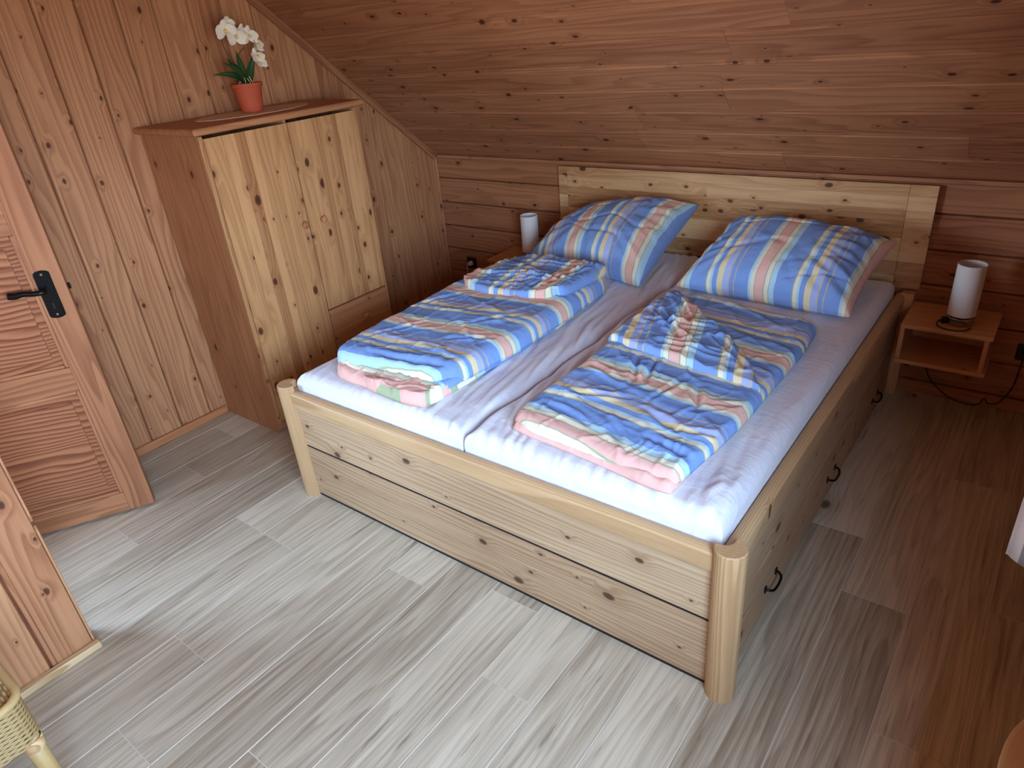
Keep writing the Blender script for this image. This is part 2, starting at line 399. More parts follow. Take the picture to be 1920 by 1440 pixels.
while y < YR-.02:
    w = min(BR, YR-y)
    plank(cl, 'board', frame((XL, y, ZC), (1, 0, 0), (0, -1, 0), (0, 0, -1)) @ Matrix.Translation((0, -w, 0)), w, .016, 'ceil', (0, 0), (XR-XL,)*2)
    y += BR
n2 = Vector((0, SS_, -CS_)); up2 = Vector((0, CS_, SS_))
link('slope_backing', boxmesh('slope_backing', XR-XL+.5, Ls+.3, .15, 0), 'back', cl, frame(Vector(((XL+XR)/2, YF, ZK))+up2*(Ls/2)-n2*(.02+.075), (-1, 0, 0), up2, n2))
s = 0
while s < Ls-.02:
    w = min(BR, Ls-s)
    plank(cl, 'board', frame(Vector((XR, YF, ZK))+up2*s, (-1, 0, 0), up2, n2), w, .016, 'ceil', (0, 0), (XR-XL,)*2); s += BR
wf = boxes('wall_front', [((XL-.24, YF-.22, -.1), (XR+.25, YF-.018, ZK+.3))], 'back')
tag(wf, 'pine knee wall behind the camera', 'wall', kind='structure')
z = 0
while z < ZK-.02:
    plank(wf, 'board', frame((XR, YF, z), (-1, 0, 0), (0, 0, 1), (0, 1, 0)), min(.165, ZK-z), .016, 'ceil', (0, 0), (XR-XL,)*2); z += .165
# right gable wall with the window
W10, W11, W1A, W1B = -2.05, -.60, .88, 1.98
wr = boxes('wall_right', [((XR+bk, W11, -.1), (XR+.25, YK+.2, 2.5)), ((XR+bk, YF-.2, -.1), (XR+.25, W10, 2.5)), ((XR+bk, W10, -.1), (XR+.25, W11, W1A)), ((XR+bk, W10, W1B), (XR+.25, W11, 2.5))], 'back')
tag(wr, 'pine boarded gable wall with the window beside the bed', 'wall', kind='structure')
def vboards_r(y_lo, y_hi, z0, ztop):
    y = PH-BW*22
    while y < y_hi:
        a, b = max(y, y_lo), min(y+BW, y_hi); w = b-a
        if w > .03: plank(wr, 'board', frame((XR, a, 0), (0, 0, 1), (0, 1, 0), (-1, 0, 0)), w, .016, 'wall', (z0, z0), (ztop(a), ztop(b)))
        y += BW
vboards_r(W11, YK, 0, front_roof); vboards_r(YF, W10, 0, front_roof); vboards_r(W10, W11, 0, lambda y: W1A); vboards_r(W10, W11, W1B, front_roof)
def window(name, x, y0, y1, z0, z1, sgn, label):
    """sgn +1: outside lies towards +x"""
    w = tag(link(name, None, mw=Matrix.Translation((x, (y0+y1)/2, z0))), label, 'window', kind='structure')
    xo = x+sgn*.15; f_ = .05
    def bb(n, a, b, g): box(n, (min(xo, xo+sgn*.05), a[0], a[1]), (max(xo, xo+sgn*.05), b[0], b[1]), 'frame', w, g, .004)
    bb('window_frame', (y0, z0), (y0+f_, z1), 'z'); bb('window_frame', (y1-f_, z0), (y1, z1), 'z')
    bb('window_frame', (y0+f_, z0), (y1-f_, z0+f_), 'y'); bb('window_frame', (y0+f_, z1-f_), (y1-f_, z1), 'y')
    ym = (y0+y1)/2; bb('mullion', (ym-.03, z0+f_), (ym+.03, z1-f_), 'z')
    for a, b in ((y0+f_, ym-.03), (ym+.03, y1-f_)):
        box('pane', (xo+sgn*.02-.002, a, z0+f_), (xo+sgn*.02+.002, b, z1-f_), 'glass', w, 'y', 0)
    # reveals of the opening
    lo, hi = sorted((x+sgn*.0, x+sgn*.15))
    box('reveal', (lo, y0-.012, z0), (hi, y0, z1), 'wall', w, 'z', 0); box('reveal', (lo, y1, z0), (hi, y1+.012, z1), 'wall', w, 'z', 0)
    box('reveal', (lo, y0, z1), (hi, y1, z1+.012), 'wall', w, 'y', 0)
    return w
w1 = window('window_1', XR, W10, W11, W1A, W1B, 1, 'white framed casement window in the gable beside the bed')
w2 = window('window_2', XL, W20, W21, W2A, W2B, -1, 'white framed window in the gable beyond the partition')
box('window_sill', (XL-.15, W20-.04, W2A-.025), (XL+.06, W21+.04, W2A), 'sill', w2, 'y', .006)
box('window_sill', (XR-.012, W10-.02, W1A-.022), (XR+.15, W11+.02, W1A), 'sill', w1, 'y', .004)
# partition at the lower left
pt = boxes('wall_partition', [((-.12, YF, 0), (-.018, -1.004, ZC))], 'back')
tag(pt, 'pine boarded partition wall ending beside the open door', 'wall', kind='structure')
yb_ = -.992
while yb_ > YF:
    w = .145 if yb_ > -1.0 else BW
    ya_ = max(yb_-w, YF)
    plank(pt, 'board', frame((0, yb_, 0), (0, 0, 1), (0, -1, 0), (1, 0, 0)), yb_-ya_, .016, 'wall', (0, 0), (front_roof(yb_), front_roof(ya_)))
    yb_ = ya_
plank(pt, 'end_board', frame((0, -.992, 0), (0, 0, 1), (-1, 0, 0), (0, 1, 0)) @ Matrix.Translation((0, 0, 0)), .12, .011, 'wall', (0, 0), (ZC-.002,)*2, [(0, -.002), (.003, 0), (.117, 0), (.12, -.002), (.12, -.011), (0, -.011)])
yb_ = YF
while yb_ < -1.02:
    plank(pt, 'board', frame((-.12, yb_, 0), (0, 0, 1), (0, 1, 0), (-1, 0, 0)), min(BW, -1.004-yb_), .0, 'wall', (0, 0), (front_roof(yb_), front_roof(yb_+BW)),
          None); yb_ += BW
b_ = box('baseboard_partition', (0.001, YF+.01, 0), (.030, -.985, .030), 'baselight', None, 'y', .006)
tag(b_, 'pale pine strip along the foot of the partition', 'baseboard', kind='structure')
b_ = box('baseboard_left', (XL+.001, DO1+.07, 0), (XL+.016, .23, .045), 'base', None, 'y', .004); tag(b_, 'pine baseboard between the door and the wardrobe', 'baseboard', kind='structure')
b_ = box('baseboard_left', (XL+.001, 1.14, 0), (XL+.016, YK-.02, .045), 'base', None, 'y', .004); tag(b_, 'pine baseboard between the wardrobe and the knee wall', 'baseboard', kind='structure')
b_ = box('baseboard_back', (XL+.02, YK-.017, 0), (XR-.005, YK-.001, .06), 'ceil', None, 'x', .004); tag(b_, 'dark pine baseboard along the knee wall', 'baseboard', kind='structure')
# trims: along the slope and down the corner
Lt = Ls
tr = link('trim_1', boxmesh('trim_1', Lt, .02, .040, .005), 'ceil', None, frame(Vector((XL+.011, YK, ZK))+up_s*(Lt/2)+n_in*.018, up_s, (1, 0, 0), up_s.cross(Vector((1, 0, 0)))))
tag(tr, 'dark pine trim where the slope meets the gable wall', 'trim', kind='structure')
b_ = box('trim_2', (XL+.001, YK-.020, .06), (XL+.014, YK-.002, ZK-.012), 'wall', None, 'z', .004); tag(b_, 'slim pine corner trim beside the knee wall', 'trim', kind='structure')
b_ = box('trim_3', (XL+.03, YK-.022, ZK-.016), (XR-.005, YK-.002, ZK+.004), 'ceil', None, 'x', .004); tag(b_, 'dark pine trim along the top of the knee wall', 'trim', kind='structure')
# hall behind the door
hw = boxes('wall_hall', [((XL-1.2, DO0-.3, -.006), (XL-1.1, DO1+.3, 2.3)), ((XL-1.2, DO0-.3, -.006), (XL-.24, DO0-.2, 2.3)), ((XL-1.2, DO1+.2, -.006), (XL-.24, DO1+.3, 2.3)), ((XL-1.2, DO0-.3, 2.3), (XL-.24, DO1+.3, 2.36))], 'back')
tag(hw, 'plain walls of the hall behind the door', 'wall', kind='structure')
# door
DA = Vector((-.622, -.452, 0)); DD = Vector((.488, .873, 0)).normalized(); DN = Vector((DD.y, -DD.x, 0))   # DN towards the room
DWd, DH, DT = .86, 1.96, .04
HG = DA-DD*DWd
door = tag(link('door_1', None, mw=Matrix.Translation(HG)), 'open orange pine panel door with black handle', 'door', kind='structure')
def dbox(name, s0, s1, z0, z1, t0, t1, mat, grain='z', par=door, bev=.003):
    c = DA+DD*((s0+s1)/2)+DN*((t0+t1)/2)+Vector((0, 0, (z0+z1)/2))
    if grain == 'z': fr = frame(c, (0, 0, 1), DN.cross(Vector((0, 0, 1))), DN); sz = (z1-z0, s1-s0, t1-t0)
    else: fr = frame(c, DD, Vector((0, 0, 1)), -DN if DD.cross(Vector((0, 0, 1))).dot(DN) < 0 else DN); sz = (s1-s0, z1-z0, t1-t0)
    return link(name, boxmesh(name, *sz, bev), mat, par, fr)
z0d = .012
dbox('stile', -.102, 0, z0d, DH, -DT, 0, 'door'); dbox('stile', -DWd, -DWd+.102, z0d, DH, -DT, 0, 'door')
rails = [(z0d, .105), (.622, .727), (1.268, 1.373), (DH-.10, DH)]
for a, b in rails: dbox('rail', -DWd+.102, -.102, a, b, -DT, 0, 'door', 's')
for (a, b), (c_, d_) in zip(rails, rails[1:]):
    p0, p1, q0, q1 = b, c_, -DWd+.102, -.102
    pn = dbox('panel', q0, q1, p0, p1, -.028, -.014, 'doorpanel', 's')
    dbox('panel_field', q0+.045, q1-.045, p0+.045, p1-.045, -.016, -.006, 'doorpanel', 's', pn, .005)
    for (sa, sb, za, zb, g) in ((q0, q0+.014, p0, p1, 'z'), (q1-.014, q1, p0, p1, 'z'), (q0+.014, q1-.014, p0, p0+.014, 's'), (q0+.014, q1-.014, p1-.014, p1, 's')):
        dbox('moulding', sa, sb, za, zb, -.018, -.001, 'door', g, pn, .006)
# handle plate with rounded ends, lever, screws, keyhole
def plate():
    pts = []
    for k in range(13):
        a = PI*k/12; pts.append((.0275*math.cos(a), .082+.013*math.sin(a)))
    for k in range(13):
        a = PI+PI*k/12; pts.append((.0275*math.cos(a), -.082+.013*math.sin(a)))
    n = len(pts); v = []
    for sc_, zz in ((1, 0), (1, .004), (.94, .006)):
        for x, y in pts: v.append((x*sc_, y*(1-(1-sc_)*.3), zz))
    f = [tuple(range(n)), tuple(range(2*n, 3*n))]
    for j in range(2): f += [(j*n+i, j*n+(i+1) % n, (j+1)*n+(i+1) % n, (j+1)*n+i) for i in range(n)]
    return pyd('handle_plate', v, f)
pc = DA+DD*(-.065)+Vector((0, 0, 1.032))
fr = frame(pc, DD, (0, 0, 1), DN) if DD.cross(Vector((0, 0, 1))).dot(DN) > 0 else frame(pc, -DD, (0, 0, 1), DN)
hp = link('handle_plate', plate(), 'black', door, fr)
def onplate(s_, z_, t_): return DA+DD*s_+DN*t_+Vector((0, 0, z_))
for zz in (1.112, .952):
    lathe('screw', [(0, .0025), (.004, .002), (.005, 0)], 'screw', hp, (0, 0, 0), 14, mw=fr @ Matrix.Translation((0, zz-1.032, .0055)))
box_k = link('keyhole', boxmesh('keyhole', .008, .026, .002, .0008), 'dark', hp, fr @ Matrix.Translation((0, -.045, .006)))
lv = spline([onplate(-.066, 1.056, .006), onplate(-.066, 1.056, .035), onplate(-.074, 1.056, .050), onplate(-.10, 1.058, .053), onplate(-.135, 1.064, .053), onplate(-.165, 1.062, .051), onplate(-.185, 1.066, .050)], 6)
n_ = len(lv)
tube('lever', lv, .009, 'black', hp, 12, radii=[.010+.0035*sst(.55, .85, i/n_)-.005*sst(.93, 1, i/n_) for i in range(n_)])
dbox('latch', -.001, .010, 1.035, 1.058, -.027, -.014, 'handle', 'z', door, .002)
# door casing on the gable
for a, b in ((DO1-.0, DO1+.06), (DO0-.06, DO0)):
    box('casing', (XL+.001, a, 0), (XL+.018, b, DOZ), 'door', wl_, 'z', .004)

# ------------------------------------------------------------------ wardrobe
wx0, wx1, wy0, wy1, wz = XL+.012, XL+.504, .2357, 1.1157, 1.4865
wd = thing('wardrobe', 'knotty pine wardrobe with two doors and drawers against the gable wall', 'wardrobe', ((wx0+wx1)/2, (wy0+wy1)/2, 0))
def sidepanel(y0, y1):
    # front bottom corner is rounded
    x0, x1 = wx0, wx1-.019; pts = [(x0, 0), (x1-.03, 0)]
    for k in range(7):
        a = -PI/2+PI/2*k/6; pts.append((x1-.03+.03*math.cos(a)+.0, .03+.03*math.sin(a)))
    pts += [(x1, wz), (x0, wz)]
    mw = frame((x0, y0, 0), (0, 0, 1), (1, 0, 0), (0, 1, 0)); n = len(pts)
    v = [(z, x-x0, 0) for x, z in pts]+[(z, x-x0, y1-y0) for x, z in pts]
    f = [tuple(range(n)), tuple(range(2*n-1, n-1, -1))]+[(i, (i+1) % n, n+(i+1) % n, n+i) for i in range(n)]
    return link('side_panel', pyd('side_panel', v, f), 'wardside', wd, mw)
sidepanel(wy0, wy0+.018); sidepanel(wy1-.018, wy1)
box('front_edge', (wx1-.019, wy0, .06), (wx1-.001, wy0+.020, wz-.004), 'ward', wd, 'z', .003)
box('front_edge', (wx1-.019, wy1-.014, .06), (wx1-.001, wy1, wz-.004), 'ward', wd, 'z', .003)
box('back_panel', (wx0, wy0+.018, .06), (wx0+.008, wy1-.018, wz), 'wardside', wd, 'z', 0)
box('bottom_panel', (wx0+.008, wy0+.018, .062), (wx1-.022, wy1-.018, .08), 'wardside', wd, 'y', 0)
box('plinth', (wx1-.07, wy0+.018, 0), (wx1-.052, wy1-.018, .062), 'wardside', wd, 'y', 0)
tb = box('top_board', (XL+.004, wy0-.028, wz), (wx1+.026, wy1+.045, wz+.030), 'wardside', wd, 'y', .012, 4)
ys_ = .6894
def staved(name, y0, y1, z0, z1, widths, par, xf):
    d = box(name, (xf-.017, y0+.0015, z0), (xf-.004, y1-.0015, z1), 'ward', par, 'z', .001)
    tot = sum(widths); y = y0+.0015; sc_ = (y1-y0-.003)/tot
    for w in widths:
        w *= sc_
        s_ = box('stave', (xf-.0045, y+.0001, z0), (xf+random.uniform(-.0002, .0004), y+w-.0001, z1), 'ward', d, 'z', .0006, 1); y += w
    return d
ld = staved('door', wy0+.022, ys_-.003, .082, wz-.016, [1.15, .75, .7, .55, .9, .65, .45, .35], wd, wx1)
rd = staved('door', ys_+.002, wy1-.016, .531, wz-.016, [.4, .7, .35, .5, .75, .4, .6, .3, .35], wd, wx1)
knobp = [(0, .030), (.008, .0295), (.014, .026), (.0165, .020), (.015, .014), (.010, .009), (.008, .004), (.0085, 0)]
def knob(y, z, par, s_=1.):
    lathe('knob', [(r*s_, zz*s_) for r, zz in knobp], 'wardside', par, (0, 0, 0), 24, mw=frame((wx1-.0005, y, z), (0, 1, 0), (0, 0, 1), (1, 0, 0)))
knob(.653, .997, ld, 1.1); knob(.768, .997, rd, 1.1)
for a, b in ((.309, .524), (.088, .304)):
    dr = box('drawer', (wx1-.018, ys_+.003, a), (wx1, wy1-.016, b), 'wardside', wd, 'yf', .002)
    knob(.918, (a+b)/2+.0, dr, 1.1)
box('divider', (wx0+.01, ys_-.008, .08), (wx1-.020, ys_+.008, wz), 'wardside', wd, 'z', 0)
# oval mat and orchid on top
zt = wz+.030
PC = Vector((-.875, .70, zt))
pts = [(math.cos(2*PI*k/64)*.165*(1+.012*math.cos(16*2*PI*k/64)), math.sin(2*PI*k/64)*.30*(1+.012*math.cos(16*2*PI*k/64))) for k in range(64)]
v = [(x, y, .0005) for x, y in pts]+[(x*.99, y*.99, .003) for x, y in pts]
me = pyd('oval_mat', v, [tuple(range(64)), tuple(range(64, 128))]+[(i, (i+1) % 64, 64+(i+1) % 64, 64+i) for i in range(64)])
tag(link('oval_mat', me, 'doily', None, Matrix.Translation((PC.x, PC.y, zt))), 'beige oval cloth mat under the orchid pot on the wardrobe', 'mat')
PB = Vector((-.862, .688, zt+.0035))
orc = thing('potted_orchid', 'white orchid with dark leaves in a terracotta pot on the wardrobe', 'potted plant', PB)
lathe('pot', [(0, 0), (.046, 0), (.050, .004), (.066, .105), (.0665, .110), (.072, .111), (.073, .128), (.069, .129), (.066, .112), (.064, .112)], 'terra', orc, PB, 40)
lathe('soil', [(0, .114), (.03, .116), (.0645, .112), (.0645, .108), (0, .108)], 'soil', orc, PB, 24)
def leafmesh(name, base, tip, width, sag, nrm=(0, 0, 1), par=None, mat='leaf', fold=.25):
    base, tip = Vector(base), Vector(tip); d = tip-base; L = d.length; t_ = d.normalized()
    side = t_.cross(Vector(nrm)).normalized(); up_ = side.cross(t_)
    v, f = [], []; n = 14; m = 5
    for i in range(n+1):
        s_ = i/n; w = width*(math.sin(PI*min(1, .12+.88*s_)**.8))**.75 if i < n else width*.05
        c_ = base+d*s_+up_*(sag*4*s_*(1-s_))
        for j in range(m):
            q = (j/(m-1)-.5)*2
            v.append(c_+side*(q*w/2)+up_*(abs(q)*w*fold))
    nn = len(v)
    v += [p-up_*.0016 for p in v]
    for i in range(n):
        for j in range(m-1):
            a = i*m+j; f.append((a, a+1, a+m+1, a+m)); f.append((nn+a, nn+a+m, nn+a+m+1, nn+a+1))
    for i in range(n):
        a = i*m; f.append((a, a+m, nn+a+m, nn+a)); a = i*m+m-1; f.append((a, nn+a, nn+a+m, a+m))
    for j in range(m-1):
        f.append((j, nn+j, nn+j+1, j+1)); a = n*m+j; f.append((a, a+1, nn+a+1, nn+a))
    return link(name, pyd(name, v, f, True), mat, par)
lb = PB+Vector((0, 0, .118))
# camera right in this corner is roughly +y, so leaves fan out along y
for dx, dy, dz, w, sg in ((.02, -.165, .062, .038, .035), (.03, -.105, .105, .046, .02), (.0, -.01, .145, .044, -.01), (-.01, .085, .125, .040, -.015), (-.03, -.05, .12, .04, .01)):
    leafmesh('leaf', lb+Vector((0, dy*.08, 0)), lb+Vector((dx, dy, dz)), w, sg, (1, .1, .55), orc)
stm = spline([lb, lb+Vector((-.01, -.04, .10)), lb+Vector((-.01, -.065, .20)), lb+Vector((0, -.03, .262)), lb+Vector((.01, .03, .245)), lb+Vector((.01, .075, .195)), lb+Vector((.01, .06, .15))], 8)
tube('stem', stm, .0025, 'stem', orc, 8)
tube('stem', spline([lb+Vector((0, .01, 0)), lb+Vector((0, -.02, .09)), lb+Vector((0, -.0, .135)), lb+Vector((0, .035, .16))], 8), .002, 'stem', orc, 8)
for k in range(9):
    a = k*.7; tube('root', spline([lb+Vector((.02*math.cos(a), .02*math.sin(a), .03+.01*math.sin(k))), lb+Vector((.035*math.cos(a), .03*math.sin(a), .012)), lb+Vector((.045*math.cos(a), .045*math.sin(a), -.004))], 5), .0016, 'doily', orc, 6)
def flower(c, s_, tilt, turn):
    fm = Matrix.Translation(c) @ Matrix.Rotation(turn, 4, 'Z') @ Matrix.Rotation(PI/2+tilt, 4, 'Y')
    root = None
    for k, (ang, L, w) in enumerate(((0, .030, .046), (PI, .030, .046), (PI/2, .032, .030), (PI/2+2.2, .032, .028), (PI/2-2.2, .032, .028))):
        d = Vector((math.sin(ang)*-1, math.cos(ang), 0)) if False else Vector((-math.sin(ang), math.cos(ang), 0))
        v, f = [], []; n, m = 8, 6
        sd = Vector((-d.y, d.x, 0))
        for i in range(n+1):
            q = i/n; ww = w*s_*math.sin(PI*(.1+.86*q))**.6
            for j in range(m+1):
                p = (j/m-.5); v.append(d*(q*L*s_*1.25+.002)+sd*(p*ww)+Vector((0, 0, (.010*q*q-.012*p*p+(.003 if k < 2 else 0))*s_*1.2)))
        nn = len(v); v += [p-Vector((0, 0, .0009)) for p in v]
        for i in range(n):
            for j in range(m):
                a = i*(m+1)+j; f.append((a, a+1, a+m+2, a+m+1)); f.append((nn+a, nn+a+m+1, nn+a+m+2, nn+a+1))
        pt_ = link('petal', pyd('petal', v, f, True), 'petal', root or orc, fm) if root else None
        if root is None:
            root = link('flower', pyd('flower', v, f, True), 'petal', orc, fm)
    lathe('flower_lip', [(0, .016*s_), (.005*s_, .014*s_), (.008*s_, .006*s_), (.006*s_, 0), (0, 0)], 'petal2', root, c, 12, mw=fm)
for (dy, dz, s_, ti, tu, dx) in ((-.062, .235, 1.15, .2, -.3, .03), (-.025, .205, 1.15, -.15, -.2, .045), (.02, .222, .9, .2, .1, .03), (.048, .205, 1.05, .0, .0, .04), (.080, .165, 1.0, -.1, .5, .04), (.062, .115, .95, -.4, .1, .045), (-.035, .265, .8, .5, -.4, .02), (.078, .085, .75, -.7, .1, .04)):
    flower(lb+Vector((dx, dy, dz)), s_, ti, tu)

# ------------------------------------------------------------------ bed
bed = thing('bed', 'double pine bed with low footboard and plank headboard under the slope', 'bed', (.9, 1.05, 0))
fb = link('footboard', None, None, bed, Matrix.Translation((.9, 0, 0)))
def roundrail(name, a, b, mat, par, wid=.05, hgt=.065):
    """rail from a to b with a rounded top; a, b give its top centre line"""
    a, b = Vector(a), Vector(b); ex = (b-a).normalized(); ez = Vector((0, 0, 1)); ey = ez.cross(ex); L = (b-a).length
    prof = [(-wid/2, -hgt)]+[(-wid/2*math.cos(PI*k/10), -.022+.022*math.sin(PI*k/10)**.8) for k in range(11)]+[(wid/2, -hgt)]
    n = len(prof); v = [(0, y, z) for y, z in prof]+[(L, y, z) for y, z in prof]
    f = [tuple(range(n)), tuple(range(2*n-1, n-1, -1))]+[(i, (i+1) % n, n+(i+1) % n, n+i) for i in range(n)]
    return link(name, pyd(name, v, f), mat, par, frame(a, ex, ey, ez))
bp = lambda w: [(.001, -.006), (.003, 0), (w-.003, 0), (w-.001, -.006), (w-.001, -.026), (.001, -.026)]
for a, b in ((.014, .2625), (.2675, .47)):
    plank(fb, 'footboard_plank', frame((-.022, 0, a), (1, 0, 0), (0, 0, 1), (0, -1, 0)), b-a, .026, 'bed', (0, 0), (1.842,)*2, bp(b-a))
box('seam_shade_strip', (-.022, .0015, .258), (1.82, .02, .272), 'dark', fb, 'x', 0)  # near-black strip stands in for the shade in the seam between the planks
box('floor_gap_shade_strip', (-.022, .004, .0), (1.82, .02, .016), 'dark', fb, 'x', 0)  # shadow gap above the floor, painted as an inset near-black strip
roundrail('footboard_rail', (-.03, .010, .527), (1.828, .010, .527), 'rail', fb, .046, .064)
for xs, nm in ((1.855, 1), (-.055, -1)):
    sp_ = link('side_board', None, None, bed, Matrix.Translation((xs, 1.05, 0)))
    if nm > 0:
        mwf = lambda z_, y_: frame((xs, y_, z_), (0, 1, 0), (0, 0, 1), (1, 0, 0))
        plank(sp_, 'side_plank', mwf(.2655, .03), .21, .026, 'bed', (0, 0), (2.07,)*2, bp(.21))
        for y0, y1, yh in ((.035, .735, .403), (.738, 1.43, 1.094), (1.433, 2.09, 1.80)):
            d_ = plank(sp_, 'drawer_front', mwf(.014, y0), .2495, .026, 'bed', (0, 0), (y1-y0,)*2, bp(.2495))
            hz = .115
            pts_ = spline([(xs, yh-.05, hz), (xs+.012, yh-.048, hz), (xs+.024, yh-.035, hz-.004), (xs+.027, yh, hz-.006), (xs+.024, yh+.035, hz-.004), (xs+.012, yh+.048, hz), (xs, yh+.05, hz)], 6)
            WMd = bed
            h_ = tube('handle', pts_, .0045, 'handle', None, 8); h_.parent = sp_; h_.matrix_basis = WM[sp_].inverted()
            for q in (-.05, .05):
                box('handle_foot', (xs-.0005, yh+q-.008, hz-.012), (xs+.005, yh+q+.008, hz+.012), 'handle', sp_, 'z', .002)
    else:
        for a, b in ((.014, .2635), (.2655, .4755)):
            plank(sp_, 'side_plank', frame((xs, 2.09, a), (0, -1, 0), (0, 0, 1), (-1, 0, 0)), b-a, .026, 'bed', (0, 0), (2.06,)*2, bp(b-a))
    roundrail('side_rail', (xs-nm*.014, .028, .522), (xs-nm*.014, 2.105, .522), 'rail', sp_, .046, .060)
def post(cx, cy, ang, h):
    R_, pts = .044, []
    for k in range(25):
        a = -2.30+4.60*k/24; pts.append((R_*math.cos(a), R_*math.sin(a)))
    p0, p1 = pts[-1], pts[0]
    for k in range(1, 8):        # hollowed inner side
        t = k/8; y_ = p0[1]+(p1[1]-p0[1])*t; pts.append((p0[0]+.020*math.sin(PI*t), y_))
    n = len(pts); v, f = [], []
    for z_, sc_ in ((0, 1), (h-.004, 1), (h, .94)):
        for x, y in pts: v.append((z_, x*sc_, y*sc_))
    f = [tuple(range(n)), tuple(range(2*n, 3*n))]
    for j in range(2): f += [(j*n+i, j*n+(i+1) % n, (j+1)*n+(i+1) % n, (j+1)*n+i) for i in range(n)]
    ex = Vector((0, 0, 1)); ey = Vector((math.cos(ang), math.sin(ang), 0)); ez = ex.cross(ey)
    me = pyd('corner_post', v, f)
    return link('corner_post', me, 'rail', bed, frame((cx, cy, 0), ex, ey, ez))
post(1.853, .004, -PI/4, .552); post(-.050, .010, -3*PI/4, .552)
for cx in (1.872, -.072):
    box('head_post', (cx-.028, 2.082, 0), (cx+.028, 2.132, .528), 'night', bed, 'z', .004)
hb = link('headboard', None, None, bed, Matrix.Translation((.9, 2.12, .53)))
hz0, hz1, hx0, hx1 = .533, 1.011, -.0886, 1.9087
ws_ = [.055, .07, .05, .062, .075, .05, .066, .05]; sc_ = (hz1-hz0)/sum(ws_); z = hz0
box('headboard_core', (hx0+.002, 2.145, hz0), (hx1-.002, 2.162, hz1), 'head', hb, 'x', .001)
for w in ws_:
    w *= sc_
    # end pieces meet the long staves at a fine line near each side
    for a, b in ((hx0, hx0+.062), (hx0+.063, hx1-.113), (hx1-.112, hx1)):
        s_ = box('stave', (a, 2.136+random.uniform(-.0003, .0003), z+.0001), (b, 2.146, z+w-.0001), 'head', hb, 'xf', .0008, 1)
    z += w
box('slat_base', (-.022, .03, .24), (1.822, 2.07, .29), 'night', bed, 'y', 0)
# mattresses in fitted sheets
def padgrid(nx, ny, fn, name, mat, uvf=None, close=True):
    """closed cushion: fn(s,t,top) with s,t in -1..1"""
    v, f, uv = [], [], []
    for top in (1, 0):
        for j in range(ny+1):
            for i in range(nx+1):
                s_, t_ = -1+2*i/nx, -1+2*j/ny
                v.append(fn(s_, t_, top)); uv.append(uvf(s_, t_, top) if uvf else (0, 0))
    off = (nx+1)*(ny+1)
    for j in range(ny):
        for i in range(nx):
            a = j*(nx+1)+i
            f.append((a, a+1, a+nx+2, a+nx+1)); f.append((off+a, off+a+nx+1, off+a+nx+2, off+a+1))
    edge = [j for j in range(nx+1)]+[(j)*(nx+1)+nx for j in range(1, ny+1)]+[ny*(nx+1)+nx-i for i in range(1, nx+1)]+[(ny-j)*(nx+1) for j in range(1, ny)]
    for a, b in zip(edge, edge[1:]+edge[:1]): f.append((a, off+a, off+b, b))
    me = bpy.data.meshes.new(name); me.from_pydata(v, [], f)
    l = me.uv_layers.new(name='UVMap')
    vi = [0]*len(me.loops); me.loops.foreach_get('vertex_index', vi)
    fl_ = []
    for q in vi: fl_ += uv[q]
    l.data.foreach_set('uv', fl_)
    me.polygons.foreach_set('use_smooth', [True]*len(me.polygons)); me.update()
    me.materials.append(M[mat])
    return me
def ridged(x, y, z=0):
    return 1-abs(noise.noise(Vector((x, y, z))))*2
ZM = .588
def mattress(x0, x1, y0, y1, seed, label):
    r = .045
    cx, cy, hx, hy = (x0+x1)/2, (y0+y1)/2, (x1-x0)/2, (y1-y0)/2
    def fn(s_, t_, top):
        # spend extra rows near the border for the rounded edge
        def warp(q, h):
            a = abs(q); e = r/h
            if a < .8: return q/.8*(1-e), 0
            th = (a-.8)/.2*PI/2
            return math.copysign(1-e+e*math.sin(th), q), 1-math.cos(th)
        if top:
            xs_, dx_ = warp(s_, hx); yt, dy_ = warp(t_, hy)
            x, y = cx+xs_*hx, cy+yt*hy
            z_ = ZM-r*max(dx_, dy_)+.006*(1-s_**4)*(1-t_**4)
            if max(dx_, dy_) > .98:
                pass
            # taut creases running along the bed, stronger beside the middle gap and the foot
            g = noise.noise(Vector(((x+.22*y)*24+seed+.8*noise.noise(Vector((x*2, y*3, seed))), y*2.2, seed)))
            w_ = .0022+.017*math.exp(-abs((x-.9))/.13)+.005*math.exp(-(y-y0)/.25)
            z_ += max(0, abs(g)-.05)*w_*2.2*(1-max(dx_, dy_))
            z_ += .003*noise.noise(Vector((x*3, y*3, seed)))
            if x1 > 1.5:   # loose bump of sheet in the near outer corner
                d2 = ((x-1.76)/.05)**2+((y-.16)/.10)**2
                z_ += .014*math.exp(-d2)*(1+.6*noise.noise(Vector((x*40, y*26, 3))))
            return (x, y, z_)
        a = (cx+s_*(hx-.002), cy+t_*(hy-.002), .30)
        return a
    # sides: an extra ring comes from the top border meeting the bottom
    me = padgrid(120, 150, fn, 'mattress', 'sheet')
    return tag(link('mattress', me), label, 'mattress', 'mattresses on the bed')
mattress(-.017, .893, .034, 2.075, 3.1, 'mattress in a white fitted sheet on the wardrobe side of the bed')
mattress(.907, 1.817, .034, 2.075, 8.7, 'mattress in a white fitted sheet on the window side of the bed')

